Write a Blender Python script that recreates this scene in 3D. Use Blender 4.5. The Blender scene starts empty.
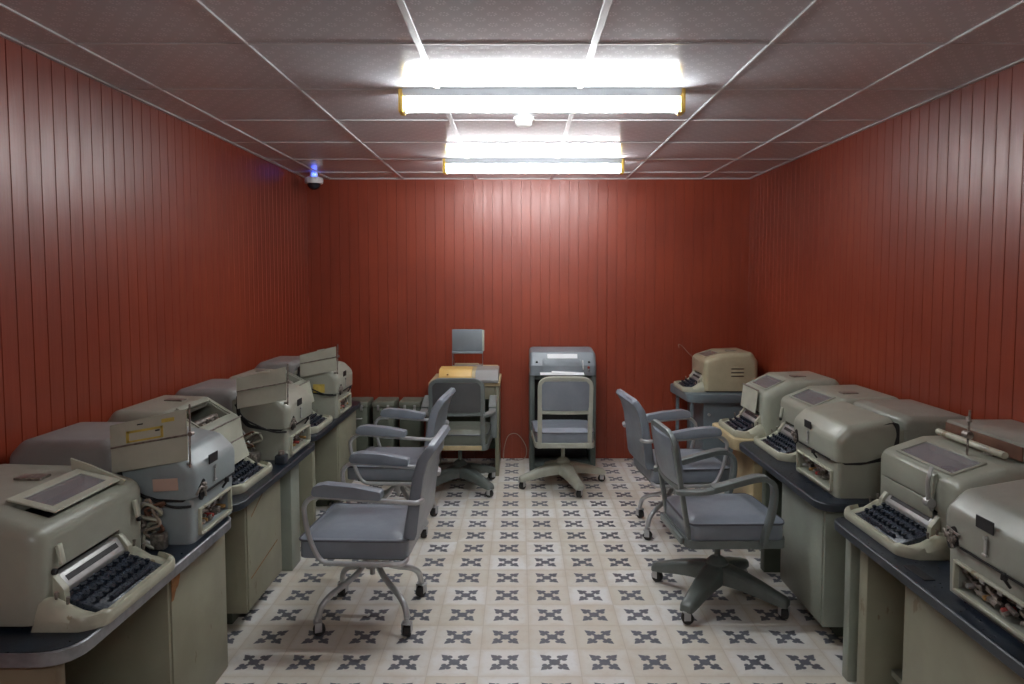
import bpy, bmesh, math, random
from mathutils import Vector, Matrix
R = math.radians
PI = math.pi
rnd = random.Random(7)
C = bpy.context.scene.collection

# ------------------------------------------------------------------ node materials
class N:
    """tiny expression helper for math nodes"""
    def __init__(s, nt): s.nt = nt; s.nd = nt.nodes; s.ln = nt.links
    def m(s, op, *a):
        n = s.nd.new('ShaderNodeMath'); n.operation = op
        for i, v in enumerate(a):
            if isinstance(v, (int, float)): n.inputs[i].default_value = v
            else: s.ln.new(v, n.inputs[i])
        return n.outputs[0]
    def mixc(s, f, a, b):
        n = s.nd.new('ShaderNodeMix'); n.data_type = 'RGBA'
        for k, v in ((0, f), (6, a), (7, b)):
            if isinstance(v, (int, float)): n.inputs[k].default_value = v
            elif isinstance(v, tuple): n.inputs[k].default_value = (*v[:3], 1)
            else: s.ln.new(v, n.inputs[k])
        return n.outputs[2]
    def noise(s, vec, scale, detail=3, rough=.55):
        n = s.nd.new('ShaderNodeTexNoise'); n.inputs['Scale'].default_value = scale
        n.inputs['Detail'].default_value = detail; n.inputs['Roughness'].default_value = rough
        s.ln.new(vec, n.inputs['Vector']); return n.outputs['Fac']
    def ramp(s, f, lo, hi):
        n = s.nd.new('ShaderNodeMapRange'); n.inputs[1].default_value = lo; n.inputs[2].default_value = hi
        n.interpolation_type = 'SMOOTHSTEP'
        s.ln.new(f, n.inputs[0]); return n.outputs[0]
    def scalev(s, vec, v):
        n = s.nd.new('ShaderNodeVectorMath'); n.operation = 'MULTIPLY'
        s.ln.new(vec, n.inputs[0]); n.inputs[1].default_value = v; return n.outputs[0]
    def bump(s, h, strength, dist, bsdf):
        b = s.nd.new('ShaderNodeBump'); b.inputs['Strength'].default_value = strength
        b.inputs['Distance'].default_value = dist
        s.ln.new(h, b.inputs['Height']); s.ln.new(b.outputs[0], bsdf.inputs['Normal'])

def new_mat(name):
    m = bpy.data.materials.new(name); m.use_nodes = True
    nt = m.node_tree; b = nt.nodes['Principled BSDF']
    return m, N(nt), b

def paint(name, col, rough=.5, metal=0, var=.12, vscale=6, bump=.0, wear=None, wear_amt=.0, coat=0, spec=.5):
    m, n, b = new_mat(name)
    b.inputs['Roughness'].default_value = rough; b.inputs['Metallic'].default_value = metal
    b.inputs['Coat Weight'].default_value = coat; b.inputs['Specular IOR Level'].default_value = spec
    tc = n.nd.new('ShaderNodeTexCoord').outputs['Object']
    f = n.ramp(n.noise(tc, vscale, 4), .3, .7)
    d = tuple(c * (1 - var) for c in col); l = tuple(min(1, c * (1 + var)) for c in col)
    out = n.mixc(f, d, l)
    if wear:
        w = n.ramp(n.noise(n.scalev(tc, (1, 1, .45)), 16, 5, .62), 1 - wear_amt - .36, 1 - wear_amt - .31)
        out = n.mixc(n.m('MULTIPLY', w, .8), out, wear)
    n.ln.new(out, b.inputs['Base Color'])
    r2 = n.m('ADD', n.m('MULTIPLY', n.noise(tc, vscale * 3, 3), .16), rough - .08)
    n.ln.new(r2, b.inputs['Roughness'])
    if bump: n.bump(n.noise(tc, 260, 2), bump, .001, b)
    return m

M = {}
M['putty'] = paint('putty enamel', (.325, .338, .275), .33, var=.05, vscale=9, bump=.05)
M['putty_dark'] = paint('putty enamel grey', (.28, .29, .245), .31, var=.08, vscale=8, bump=.15)
M['bluegrey'] = paint('blue grey enamel', (.29, .34, .345), .34, var=.08, vscale=8, bump=.15)
M['beige'] = paint('tan enamel', (.40, .36, .24), .32, var=.07, vscale=8)
M['cream'] = paint('keyboard casing cream', (.42, .42, .325), .32, var=.08, vscale=14, wear=(.2, .15, .08), wear_amt=.0)
M['rear'] = paint('rear cover grey', (.265, .26, .25), .42, var=.06, vscale=5)
M['flap'] = paint('paper flap', (.46, .47, .38), .5, var=.06, vscale=12)
M['steel'] = paint('bare steel', (.42, .42, .41), .42, metal=.6, var=.10, vscale=20)
M['chrome'] = paint('dull chrome tube', (.50, .51, .52), .38, metal=.55, var=.04, vscale=20)
M['mech'] = paint('mechanism metal', (.30, .27, .24), .4, metal=.7, var=.4, vscale=60)
M['black'] = paint('black recess', (.012, .012, .013), .6, var=.1)
M['keys'] = paint('dark key caps', (.022, .03, .045), .28, var=.2, vscale=40)
M['red'] = paint('red knob', (.35, .05, .04), .4)
M['brass'] = paint('brass knob', (.45, .26, .1), .35, metal=.8)
M['white'] = paint('white paper', (.78, .79, .80), .7, var=.03)
M['tag'] = paint('pink buff paper tag', (.5, .36, .29), .8, var=.1)
M['yellow'] = paint('yellow tape', (.56, .43, .09), .6, var=.15, vscale=30)
M['navy'] = paint('navy desktop vinyl', (.012, .019, .030), .3, var=.25, vscale=14, bump=.3, spec=.35)
M['navy2'] = paint('navy edge', (.025, .032, .042), .38, var=.2, spec=.4)
M['alu'] = paint('aluminium edging', (.26, .265, .28), .42, metal=.6, var=.18, vscale=18)
M['panel'] = paint('green cream panel', (.27, .265, .19), .42, var=.09, vscale=4, wear=(.17, .12, .07), wear_amt=.0)
M['panel_g'] = paint('grey green panel', (.27, .30, .25), .36, var=.1, vscale=4)
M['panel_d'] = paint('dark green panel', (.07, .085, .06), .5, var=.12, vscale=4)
M['panel_b'] = paint('brown tan panel', (.20, .16, .10), .5, var=.1, vscale=5)
M['rust'] = paint('rust patch', (.26, .11, .03), .7, var=.3, vscale=30)
M['vinyl'] = paint('slate vinyl', (.225, .255, .295), .34, var=.07, vscale=9, bump=.35)
M['vinyl_pipe'] = paint('vinyl piping', (.09, .095, .115), .4)
M['frame'] = paint('steel chair grey', (.165, .19, .185), .33, var=.1, vscale=12, metal=.1)
M['frame_d'] = paint('steel base dark grey', (.125, .145, .135), .32, var=.12, vscale=12)
M['frame_c'] = paint('cream chair frame', (.42, .43, .36), .4, var=.08, vscale=12)
M['green_v'] = paint('olive vinyl', (.13, .145, .12), .35, var=.1)
M['dkgrey_v'] = paint('charcoal vinyl', (.085, .088, .09), .5, var=.1)
M['rubber'] = paint('caster rubber', (.025, .025, .025), .6)
M['tt'] = paint('teletype hood grey', (.19, .215, .235), .4, var=.08)
M['tt_d'] = paint('teletype cabinet green', (.09, .11, .10), .45, var=.12)
M['table_b'] = paint('blue grey table', (.135, .175, .195), .42, var=.1)
M['wood'] = paint('pale wood', (.50, .40, .23), .5, var=.14, vscale=7)
M['orange'] = paint('orange yellow cover', (.66, .42, .13), .45, var=.06)
M['plastic'] = paint('white plastic', (.75, .75, .74), .4, var=.02)
M['batten'] = paint('grey white batten', (.42, .43, .44), .4, var=.03)
M['yellowcap'] = paint('yellow end cap', (.75, .48, .08), .5, var=.05)
M['case'] = paint('olive case', (.10, .115, .085), .5, var=.14, vscale=8)
M['case_l'] = paint('olive case lid', (.16, .17, .13), .5, var=.12, vscale=8)
M['cable'] = paint('thin pale cable', (.35, .28, .22), .5)
M['brown'] = paint('brown side panel', (.13, .06, .035), .5, var=.2, vscale=14)
M['mirrorpane'] = paint('window mirror', (.2, .2, .2), .3)

def glass(name, tint, a):
    m, n, b = new_mat(name)
    b.inputs['Base Color'].default_value = (*tint, 1); b.inputs['Roughness'].default_value = .05
    b.inputs['Alpha'].default_value = a; b.inputs['IOR'].default_value = 1.6
    b.inputs['Coat Weight'].default_value = 1.0; b.inputs['Coat Roughness'].default_value = .06
    return m
M['glass'] = glass('perspex pane', (.45, .47, .5), .35)
M['dome'] = paint('smoked dome', (.02, .02, .03), .1, var=.1)

def emis(name, col, s):
    m, n, b = new_mat(name)
    b.inputs['Base Color'].default_value = (.8, .8, .8, 1)
    b.inputs['Emission Color'].default_value = (*col, 1); b.inputs['Emission Strength'].default_value = s
    return m
M['tube'] = emis('lit fluorescent tube', (.965, 1.0, 1.015), 24)
M['led'] = emis('blue indicator', (.03, .09, 1.0), 1.6)

def make_wall_mat(name):
    m, n, b = new_mat(name)
    tc = n.nd.new('ShaderNodeTexCoord').outputs['Object']
    f1 = n.ramp(n.noise(tc, 1.6, 3), .3, .7)
    f2 = n.ramp(n.noise(n.scalev(tc, (9, 9, .7)), 3.0, 4), .25, .75)
    c = n.mixc(f1, WALL_A, WALL_B)
    c = n.mixc(n.m('MULTIPLY', f2, .35), c, tuple(x * .72 for x in WALL_A))
    n.ln.new(c, b.inputs['Base Color'])
    r = n.m('ADD', n.m('MULTIPLY', f2, .10), .34)
    n.ln.new(r, b.inputs['Roughness'])
    b.inputs['Specular IOR Level'].default_value = .55
    h = n.m('ADD', n.noise(n.scalev(tc, (1, 1, .12)), 70, 3), n.m('MULTIPLY', n.noise(tc, 9, 2), .8))
    n.bump(h, .35, .0015, b)
    return m
WALL_A = (.225, .033, .0125); WALL_B = (.28, .045, .0175)
M['wall'] = make_wall_mat('red boarded wall paint')

def make_ceiling_mat():
    m, n, b = new_mat('embossed ceiling tile')
    tcn = n.nd.new('ShaderNodeTexCoord'); tc = tcn.outputs['Object']
    sp = n.nd.new('ShaderNodeSeparateXYZ'); n.ln.new(tc, sp.inputs[0])
    k = 0.0756
    vr = n.m('DIVIDE', n.m('ADD', sp.outputs[1], 40 * k + .01), k * .62)
    par = n.m('MULTIPLY', n.m('MODULO', n.m('FLOOR', vr), 2), .5)
    u = n.m('SUBTRACT', n.m('FRACT', n.m('ADD', n.m('DIVIDE', n.m('ADD', sp.outputs[0], 40 * k + .01), k), par)), .5)
    v = n.m('MULTIPLY', n.m('SUBTRACT', n.m('FRACT', vr), .5), .62)
    d = n.m('SQRT', n.m('ADD', n.m('MULTIPLY', u, u), n.m('MULTIPLY', v, v)))
    ring = n.m('SUBTRACT', 1.0, n.ramp(n.m('ABSOLUTE', n.m('SUBTRACT', d, .17)), .02, .07))
    ang = n.m('ARCTAN2', v, u)
    pet = n.ramp(n.m('SINE', n.m('MULTIPLY', ang, 8)), -.3, .5)
    ring = n.m('MULTIPLY', ring, pet)
    h = n.m('ADD', ring, n.m('MULTIPLY', n.noise(tc, 180, 2), .25))
    c = n.mixc(ring, (.62, .64, .68), (.90, .92, .96))  # paler rings paint the highlight on the embossing into the colour
    c = n.mixc(n.m('MULTIPLY', n.ramp(n.noise(tc, 2.2, 3), .35, .7), .3), c, (.52, .53, .56))
    n.ln.new(c, b.inputs['Base Color'])
    b.inputs['Roughness'].default_value = .13
    b.inputs['Specular IOR Level'].default_value = .5
    n.bump(h, .20, .0005, b)
    return m
M['ceiling'] = make_ceiling_mat()
M['tbar'] = paint('ceiling grid bar', (.5, .49, .5), .4, var=.04)

def make_floor_mat():
    m, n, b = new_mat('patterned cement tiles')
    tc = n.nd.new('ShaderNodeTexCoord').outputs['Object']
    wob = n.noise(tc, 60, 2)
    sp = n.nd.new('ShaderNodeSeparateXYZ'); n.ln.new(tc, sp.inputs[0])
    T = .2
    su = n.m('DIVIDE', n.m('ADD', sp.outputs[0], .058 + .1 + 4.0), T)
    sv = n.m('DIVIDE', n.m('ADD', sp.outputs[1], -2.738 + .1 + 6.0), T)
    iu = n.m('FLOOR', su); iv = n.m('FLOOR', sv)
    u = n.m('ABSOLUTE', n.m('SUBTRACT', n.m('FRACT', su), .5))
    v = n.m('ABSOLUTE', n.m('SUBTRACT', n.m('FRACT', sv), .5))
    w = n.m('MULTIPLY', n.m('SUBTRACT', wob, .5), .03)
    p = n.m('ADD', n.m('MULTIPLY', n.m('ADD', u, v), .70711), w)
    q = n.m('ABSOLUTE', n.m('MULTIPLY', n.m('SUBTRACT', u, v), .70711))
    def ell(cp, cq, a, bb):
        x = n.m('DIVIDE', n.m('SUBTRACT', p, cp), a); y = n.m('DIVIDE', n.m('SUBTRACT', q, cq), bb)
        return n.m('SUBTRACT', n.m('SQRT', n.m('ADD', n.m('MULTIPLY', x, x), n.m('MULTIPLY', y, y))), 1)
    arm = n.m('MAXIMUM', n.m('DIVIDE', n.m('SUBTRACT', q, .036), .03), n.m('DIVIDE', n.m('SUBTRACT', p, .28), .05))
    tip = n.m('SUBTRACT', n.m('ADD', n.m('DIVIDE', n.m('ABSOLUTE', n.m('SUBTRACT', p, .295)), .11), n.m('DIVIDE', q, .068)), 1)
    lobe = ell(.218, .070, .056, .046)
    cen = n.m('SUBTRACT', n.m('DIVIDE', n.m('ADD', p, n.m('MULTIPLY', q, .55)), .125), 1)
    d = n.m('MINIMUM', n.m('MINIMUM', arm, tip), n.m('MINIMUM', lobe, cen))
    mot = n.m('SUBTRACT', 1.0, n.ramp(d, -.12, .12))
    # per tile tone
    cb = n.nd.new('ShaderNodeCombineXYZ'); n.ln.new(iu, cb.inputs[0]); n.ln.new(iv, cb.inputs[1])
    wn = n.nd.new('ShaderNodeTexWhiteNoise'); wn.noise_dimensions = '2D'; n.ln.new(cb.outputs[0], wn.inputs['Vector'])
    base = n.mixc(wn.outputs['Value'], (.70, .66, .57), (.83, .83, .81))
    st = n.ramp(n.noise(tc, 3.2, 5, .65), .42, .75)
    base = n.mixc(n.m('MULTIPLY', st, .55), base, (.58, .49, .37))
    edge = n.m('MAXIMUM', u, v)
    stn = n.ramp(n.m('ADD', edge, n.m('MULTIPLY', n.m('SUBTRACT', n.noise(tc, 14, 4), .5), .3)), .36, .52)
    base = n.mixc(n.m('MULTIPLY', stn, .4), base, (.62, .53, .40))
    base = n.mixc(n.m('MULTIPLY', n.ramp(n.noise(tc, 42, 3), .5, .8), .18), base, (.40, .35, .28))
    mc = n.mixc(n.noise(tc, 25, 3), (.080, .087, .108), (.15, .155, .18))
    c = n.mixc(mot, base, mc)
    gr = n.ramp(edge, .488, .496)
    c = n.mixc(n.m('MULTIPLY', gr, .35), c, (.42, .36, .29))
    n.ln.new(c, b.inputs['Base Color'])
    n.ln.new(n.m('ADD', n.m('MULTIPLY', n.noise(tc, 12, 3), .25), .30), b.inputs['Roughness'])
    n.bump(n.m('SUBTRACT', n.m('MULTIPLY', n.noise(tc, 8, 3), .5), gr), .3, .001, b)
    return m
M['floor'] = make_floor_mat()

# ------------------------------------------------------------------ mesh helpers
def merge(dst, src):
    tmp = bpy.data.meshes.new('t'); src.to_mesh(tmp); src.free(); dst.from_mesh(tmp); bpy.data.meshes.remove(tmp)

def bevel(bm, w, seg=3, edges=None, keep_bottom=False):
    es = list(edges) if edges is not None else list(bm.edges)
    if keep_bottom:
        zmin = min(v.co.z for v in bm.verts)
        es = [e for e in es if not all(abs(v.co.z - zmin) < 1e-5 for v in e.verts)]
    if w > 0:
        bmesh.ops.bevel(bm, geom=es, offset=w, segments=seg, profile=.5, affect='EDGES', clamp_overlap=True)
    return bm

def box(c, s, bev=0, seg=2, rot=None, keep_bottom=False):
    bm = bmesh.new(); bmesh.ops.create_cube(bm, size=1)
    for v in bm.verts: v.co = Vector((v.co.x * s[0], v.co.y * s[1], v.co.z * s[2]))
    bevel(bm, bev, seg, keep_bottom=keep_bottom)
    mt = Matrix.Translation(c)
    if rot: mt = mt @ Matrix.Rotation(rot[2], 4, 'Z') @ Matrix.Rotation(rot[1], 4, 'Y') @ Matrix.Rotation(rot[0], 4, 'X')
    bmesh.ops.transform(bm, matrix=mt, verts=bm.verts)
    return bm

def bx(x0, x1, y0, y1, z0, z1, bev=0, seg=2, **k):
    return box(((x0 + x1) / 2, (y0 + y1) / 2, (z0 + z1) / 2), (abs(x1 - x0), abs(y1 - y0), abs(z1 - z0)), bev, seg, **k)

def prism(pts, y0, y1, bev=0, seg=3, keep_bottom=False, plane='xz'):
    """closed outline in (x,z) swept along y; plane='xy' sweeps along z"""
    bm = bmesh.new()
    f = (lambda a, b, t: (a, t, b)) if plane == 'xz' else ((lambda a, b, t: (a, b, t)) if plane == 'xy' else (lambda a, b, t: (t, a, b)))
    v0 = [bm.verts.new(f(a, b, y0)) for a, b in pts]; v1 = [bm.verts.new(f(a, b, y1)) for a, b in pts]
    bm.faces.new(v0); bm.faces.new(v1[::-1])
    n = len(pts)
    for i in range(n): bm.faces.new((v0[i], v0[(i + 1) % n], v1[(i + 1) % n], v1[i]))
    bmesh.ops.recalc_face_normals(bm, faces=bm.faces)
    bevel(bm, bev, seg, keep_bottom=keep_bottom)
    return bm

def rounded(pts, rads, seg=6):
    """round the corners of a polygon; rads one radius or list"""
    out = []; n = len(pts)
    if not isinstance(rads, (list, tuple)): rads = [rads] * n
    for i in range(n):
        p = Vector(pts[i]); a = Vector(pts[i - 1]) - p; b = Vector(pts[(i + 1) % n]) - p
        r = rads[i]
        if r <= 0: out.append(tuple(p)); continue
        th = a.angle(b); d = min(r / math.tan(th / 2), a.length * .48, b.length * .48)
        p0 = p + a.normalized() * d; p1 = p + b.normalized() * d
        for k in range(seg + 1):
            t = k / seg; q = (1 - t) ** 2 * p0 + 2 * t * (1 - t) * p + t * t * p1
            out.append(tuple(q))
    return out

def shell(pts, y0, y1, r, seg=4, keep_bottom=True, keep_rear=False):
    """outline (x,z) swept along y with pillowed side edges of radius r (inset rings)"""
    bm = bmesh.new(); n = len(pts)
    cx = sum(p[0] for p in pts) / n; cz = sum(p[1] for p in pts) / n
    zmin = min(p[1] for p in pts)
    P = [Vector(p) for p in pts]
    area = sum(P[i].x * P[(i + 1) % n].y - P[(i + 1) % n].x * P[i].y for i in range(n))
    sg = 1 if area > 0 else -1
    x0_, x1_ = min(p.x for p in P), max(p.x for p in P); z0_, z1_ = min(p.y for p in P), max(p.y for p in P)
    def inset(d):
        fx = 1 - 2 * d / (x1_ - x0_); mx = (x0_ + x1_) / 2
        if keep_rear: return [Vector((x1_ + (p.x - x1_) * (1 - d / (x1_ - x0_)), z0_ + (p.y - z0_) * (1 - d / (z1_ - z0_)))) for p in P]
        if keep_bottom: return [Vector((mx + (p.x - mx) * fx, z0_ + (p.y - z0_) * (1 - d / (z1_ - z0_)))) for p in P]
        fz = 1 - 2 * d / (z1_ - z0_); mz = (z0_ + z1_) / 2
        return [Vector((mx + (p.x - mx) * fx, mz + (p.y - mz) * fz)) for p in P]
    rings = []
    for k in range(seg + 1):
        a = PI / 2 * k / seg
        rings.append((y0 + r * (1 - math.sin(a)), r * (1 - math.cos(a))))
    rings = [(y0 + r * (1 - math.cos(PI / 2 * k / seg)), r * (1 - math.sin(PI / 2 * k / seg))) for k in range(seg + 1)]
    rings += [(y1 - (y - y0), d) for y, d in rings[::-1]]
    vs = []
    for y, d in rings:
        vs.append([bm.verts.new((p.x, y, p.y)) for p in inset(d)])
    for a, b in zip(vs[:-1], vs[1:]):
        for i in range(n): bm.faces.new((a[i], a[(i + 1) % n], b[(i + 1) % n], b[i]))
    bm.faces.new(vs[0]); bm.faces.new(vs[-1][::-1])
    bmesh.ops.recalc_face_normals(bm, faces=bm.faces)
    return bm

def catmull(pts, sub=6, closed=False):
    P = [Vector(p) for p in pts]; n = len(P); out = []
    rng = range(n) if closed else range(n - 1)
    for i in rng:
        if closed: a, b, c, d = P[i - 1], P[i], P[(i + 1) % n], P[(i + 2) % n]
        else: a, b, c, d = P[max(i - 1, 0)], P[i], P[i + 1], P[min(i + 2, n - 1)]
        for k in range(sub):
            t = k / sub
            out.append(.5 * ((2 * b) + (-a + c) * t + (2 * a - 5 * b + 4 * c - d) * t * t + (-a + 3 * b - 3 * c + d) * t ** 3))
    if not closed: out.append(P[-1])
    return out

def tube(pts, r, seg=10, sub=5, closed=False, sect=None, up=None):
    """sweep a round (or given) section along a smoothed path. sect: list of (a,b) offsets; r may be list per control pt"""
    if sub > 0: path = catmull(pts, sub, closed)
    else: path = [Vector(p) for p in pts]
    n = len(path); bm = bmesh.new(); rings = []
    if isinstance(r, (list, tuple)):
        rr = [];
        for i in range(n):
            t = i / (n - 1) * (len(r) - 1); k = min(int(t), len(r) - 2); rr.append(r[k] + (r[k + 1] - r[k]) * (t - k))
    else: rr = [r] * n
    if sect is None: sect = [(math.cos(2 * PI * k / seg), math.sin(2 * PI * k / seg)) for k in range(seg)]
    prev = None
    for i in range(n):
        if closed: t = path[(i + 1) % n] - path[i - 1]
        else: t = path[min(i + 1, n - 1)] - path[max(i - 1, 0)]
        t.normalize()
        if up is not None: a = Vector(up).cross(t)
        elif prev is None: a = t.cross(Vector((0, 0, 1)) if abs(t.z) < .9 else Vector((1, 0, 0)))
        else: a = prev - t * prev.dot(t)
        a.normalize(); b = t.cross(a); prev = a
        rings.append([bm.verts.new(path[i] + (a * x + b * y) * rr[i]) for x, y in sect])
    m = len(sect)
    for i in range(n if closed else n - 1):
        A, B = rings[i], rings[(i + 1) % n]
        for k in range(m): bm.faces.new((A[k], A[(k + 1) % m], B[(k + 1) % m], B[k]))
    if not closed: bm.faces.new(rings[0]); bm.faces.new(rings[-1][::-1])
    bmesh.ops.recalc_face_normals(bm, faces=bm.faces)
    return bm

def cyl(p0, p1, r0, r1=None, seg=16, bev=0):
    r1 = r0 if r1 is None else r1
    bm = tube([p0, p1], [r0, r1], seg, 0)
    if bev: bevel(bm, bev, 2, [e for e in bm.edges if len(e.link_faces) == 2 and any(len(f.verts) > 4 for f in e.link_faces)])
    return bm

def lathe(prof, seg=20, c=(0, 0, 0)):
    bm = bmesh.new(); rings = []
    for r, z in prof:
        rings.append([bm.verts.new((c[0] + r * math.cos(2 * PI * k / seg), c[1] + r * math.sin(2 * PI * k / seg), c[2] + z)) for k in range(seg)])
    for a, b in zip(rings[:-1], rings[1:]):
        for k in range(seg): bm.faces.new((a[k], a[(k + 1) % seg], b[(k + 1) % seg], b[k]))
    bm.faces.new(rings[0]); bm.faces.new(rings[-1][::-1])
    bmesh.ops.remove_doubles(bm, verts=bm.verts, dist=1e-5)
    bmesh.ops.recalc_face_normals(bm, faces=bm.faces)
    return bm

def obj(name, bms, mat, parent=None, smooth=38, loc=None, rot=None):
    if not isinstance(bms, (list, tuple)): bms = [bms]
    bm = bmesh.new()
    for b in bms: merge(bm, b)
    me = bpy.data.meshes.new(name); bm.to_mesh(me); bm.free()
    me.polygons.foreach_set('use_smooth', [True] * len(me.polygons))
    me.set_sharp_from_angle(angle=R(smooth))
    me.materials.append(M[mat] if isinstance(mat, str) else mat)
    o = bpy.data.objects.new(name, me); C.objects.link(o)
    if parent: o.parent = parent
    if loc: o.location = loc
    if rot: o.rotation_euler = rot
    return o

def cut(o, bms):
    """boolean-subtract boxes from a mesh object (result baked)"""
    bm = bmesh.new()
    for b in bms: merge(bm, b)
    me = bpy.data.meshes.new('cutter'); bm.to_mesh(me); bm.free()
    k = bpy.data.objects.new('cutter', me); C.objects.link(k)
    k.parent = o.parent; k.location = o.location; k.rotation_euler = o.rotation_euler
    md = o.modifiers.new('b', 'BOOLEAN'); md.operation = 'DIFFERENCE'; md.object = k; md.solver = 'EXACT'
    bpy.context.view_layer.update()
    dg = bpy.context.evaluated_depsgraph_get()
    nm = bpy.data.meshes.new_from_object(o.evaluated_get(dg))
    o.modifiers.clear(); old = o.data; o.data = nm; nm.name = o.name
    nm.polygons.foreach_set('use_smooth', [True] * len(nm.polygons)); nm.set_sharp_from_angle(angle=R(38))
    bpy.data.objects.remove(k); bpy.data.meshes.remove(me); bpy.data.meshes.remove(old)

def thing(name, label, cat, loc=(0, 0, 0), rotz=0, group=None):
    o = bpy.data.objects.new(name, None); C.objects.link(o)
    o.empty_display_size = .1; o.location = loc; o.rotation_euler = (0, 0, rotz)
    o['label'] = label; o['category'] = cat
    if group: o['group'] = group
    return o

def dup(root, loc, rotz, label, group=None):
    r = root.copy(); C.objects.link(r); r.location = loc; r.rotation_euler = (0, 0, rotz); r['label'] = label
    if group: r['group'] = group
    for ch in list(root.children):
        c = ch.copy(); C.objects.link(c); c.parent = r
        for g in list(ch.children):
            d = g.copy(); C.objects.link(d); d.parent = c
    return r

def struct(name, bms, mat, smooth=30):
    o = obj(name, bms, mat, None, smooth); o['kind'] = 'structure'; return o

# ------------------------------------------------------------------ the room
XL, XR, YB, YF, ZC = -1.77, 1.925, 5.955, -2.4, 2.36
struct('floor', bx(XL - .1, XR + .1, YF - .1, YB + .1, -.1, 0), 'floor')
struct('ceiling', bx(XL - .1, XR + .1, YF - .1, YB + .1, ZC, ZC + .1), 'ceiling')

def board_wall(a0, a1, phase, pitch=.08, gw=.0055, gd=.004, strong=()):
    """outline (along, depth) of a boarded wall; depth 0 = face, positive = into the wall"""
    pts = [(a0, .1), (a0, 0)]
    k = math.ceil((a0 - phase) / pitch + .1)
    while phase + k * pitch < a1 - .01:
        g = phase + k * pitch; w = gw; d = gd
        if k in strong: w = gw * 1.6; d = gd * 2
        pts += [(g - w / 2, 0), (g - w * .25, d), (g + w * .25, d), (g + w / 2, 0)]
        k += 1
    return pts + [(a1, 0), (a1, .1)]

def wall_mesh(pts, fn):
    bm = bmesh.new()
    a = [bm.verts.new(fn(p, q, 0)) for p, q in pts]; b = [bm.verts.new(fn(p, q, ZC)) for p, q in pts]
    n = len(pts)
    for i in range(n): bm.faces.new((a[i], a[(i + 1) % n], b[(i + 1) % n], b[i]))
    bmesh.ops.recalc_face_normals(bm, faces=bm.faces)
    return bm
struct('wall_left', wall_mesh(board_wall(YF, YB, 2.493), lambda p, q, z: (XL - q, p, z)), 'wall', 20)
struct('wall_right', wall_mesh(board_wall(YF, YB, 2.817), lambda p, q, z: (XR + q, p, z)), 'wall', 20)
struct('wall_back', wall_mesh(board_wall(XL, XR, .02, gw=.004, gd=.0022, strong=(9,)), lambda p, q, z: (p, YB + q, z)), 'wall', 20)
struct('wall_front', bx(XL - .1, XR + .1, YF - .1, YF, 0, ZC), 'wall')
t = 1
lat = [bx(x - w / 2, x + w / 2, YF, YB, ZC - .006, ZC + .002, .0015, 1) for x, w in
       ((-1.575, .012), (-.965, .012), (-.356, .024), (.266, .024), (.89, .012), (1.515, .012))]
for b in lat: struct('trim_%d' % t, b, 'tbar'); t += 1
y = 2.565 - .605 * 8
while y < YB - .05:
    struct('trim_%d' % t, bx(XL, XR, y - .005, y + .005, ZC - .004, ZC + .002, .001, 1), 'tbar'); t += 1
    y += .605
# narrow angle where walls meet the ceiling
for b in (bx(XL, XL + .018, YF, YB, ZC - .006, ZC), bx(XR - .018, XR, YF, YB, ZC - .006, ZC), bx(XL + .018, XR - .018, YB - .018, YB, ZC - .006, ZC)):
    struct('trim_%d' % t, b, 'tbar'); t += 1

# ------------------------------------------------------------------ fluorescent fixtures
def fixture(loc, label):
    f = thing('fluorescent_light', label, 'light', loc, 0, 'ceiling tube lights')
    obj('housing', [prism(rounded([(-.045, 0), (-.036, -.036), (.036, -.036), (.045, 0)], .005, 3), -.61, .61, 0)], 'batten', f, rot=(0, 0, -PI / 2))
    obj('tube', cyl((-.597, 0, -.069), (.597, 0, -.069), .027, seg=24), 'tube', f)
    for s in (-1, 1):
        obj('end_cap', [bx(s * .607, s * .628, -.040, .040, -.104, -.002, .004)], 'yellowcap', f)
        obj('lamp_holder', [bx(s * .597, s * .607, -.020, .020, -.102, -.036, .003)], 'plastic', f)
    return f
fixture((.10, 3.185, ZC), 'nearer ceiling tube light with yellow end caps, long white glowing tube')
fixture((.10, 4.99, ZC), 'farther ceiling tube light with yellow end caps, close to the back wall')
fixture((.10, -.7, ZC), 'added third ceiling tube light, unseen behind the camera, brightening surfaces that face it')  # added fill light out of view, continues the row of tubes

sd = thing('smoke_detector', 'small round white smoke detector on the ceiling between the two tube lights', 'smoke detector', (.025, 3.72, ZC))
obj('base', lathe([(.001, 0), (.055, 0), (.055, -.012), (.001, -.012)]), 'plastic', sd)
obj('body', lathe([(.001, -.012), (.045, -.012), (.043, -.035), (.032, -.045), (.001, -.046)]), 'plastic', sd)
cc = thing('dome_camera', 'white dome security camera with a blue light in the ceiling corner', 'security camera', (-1.60, 5.58, ZC))
obj('housing', lathe([(.001, 0), (.03, 0), (.032, -.035), (.065, -.045), (.072, -.065), (.068, -.09), (.001, -.092)]), 'plastic', cc)
obj('dome', lathe([(.052, -.088), (.048, -.11), (.034, -.128), (.015, -.137), (.001, -.138)]), 'dome', cc)
obj('indicator_light', lathe([(.001, -.012), (.018, -.014), (.022, -.026), (.018, -.038), (.001, -.040)], 12, (.012, -.032, 0)), 'led', cc)

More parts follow.
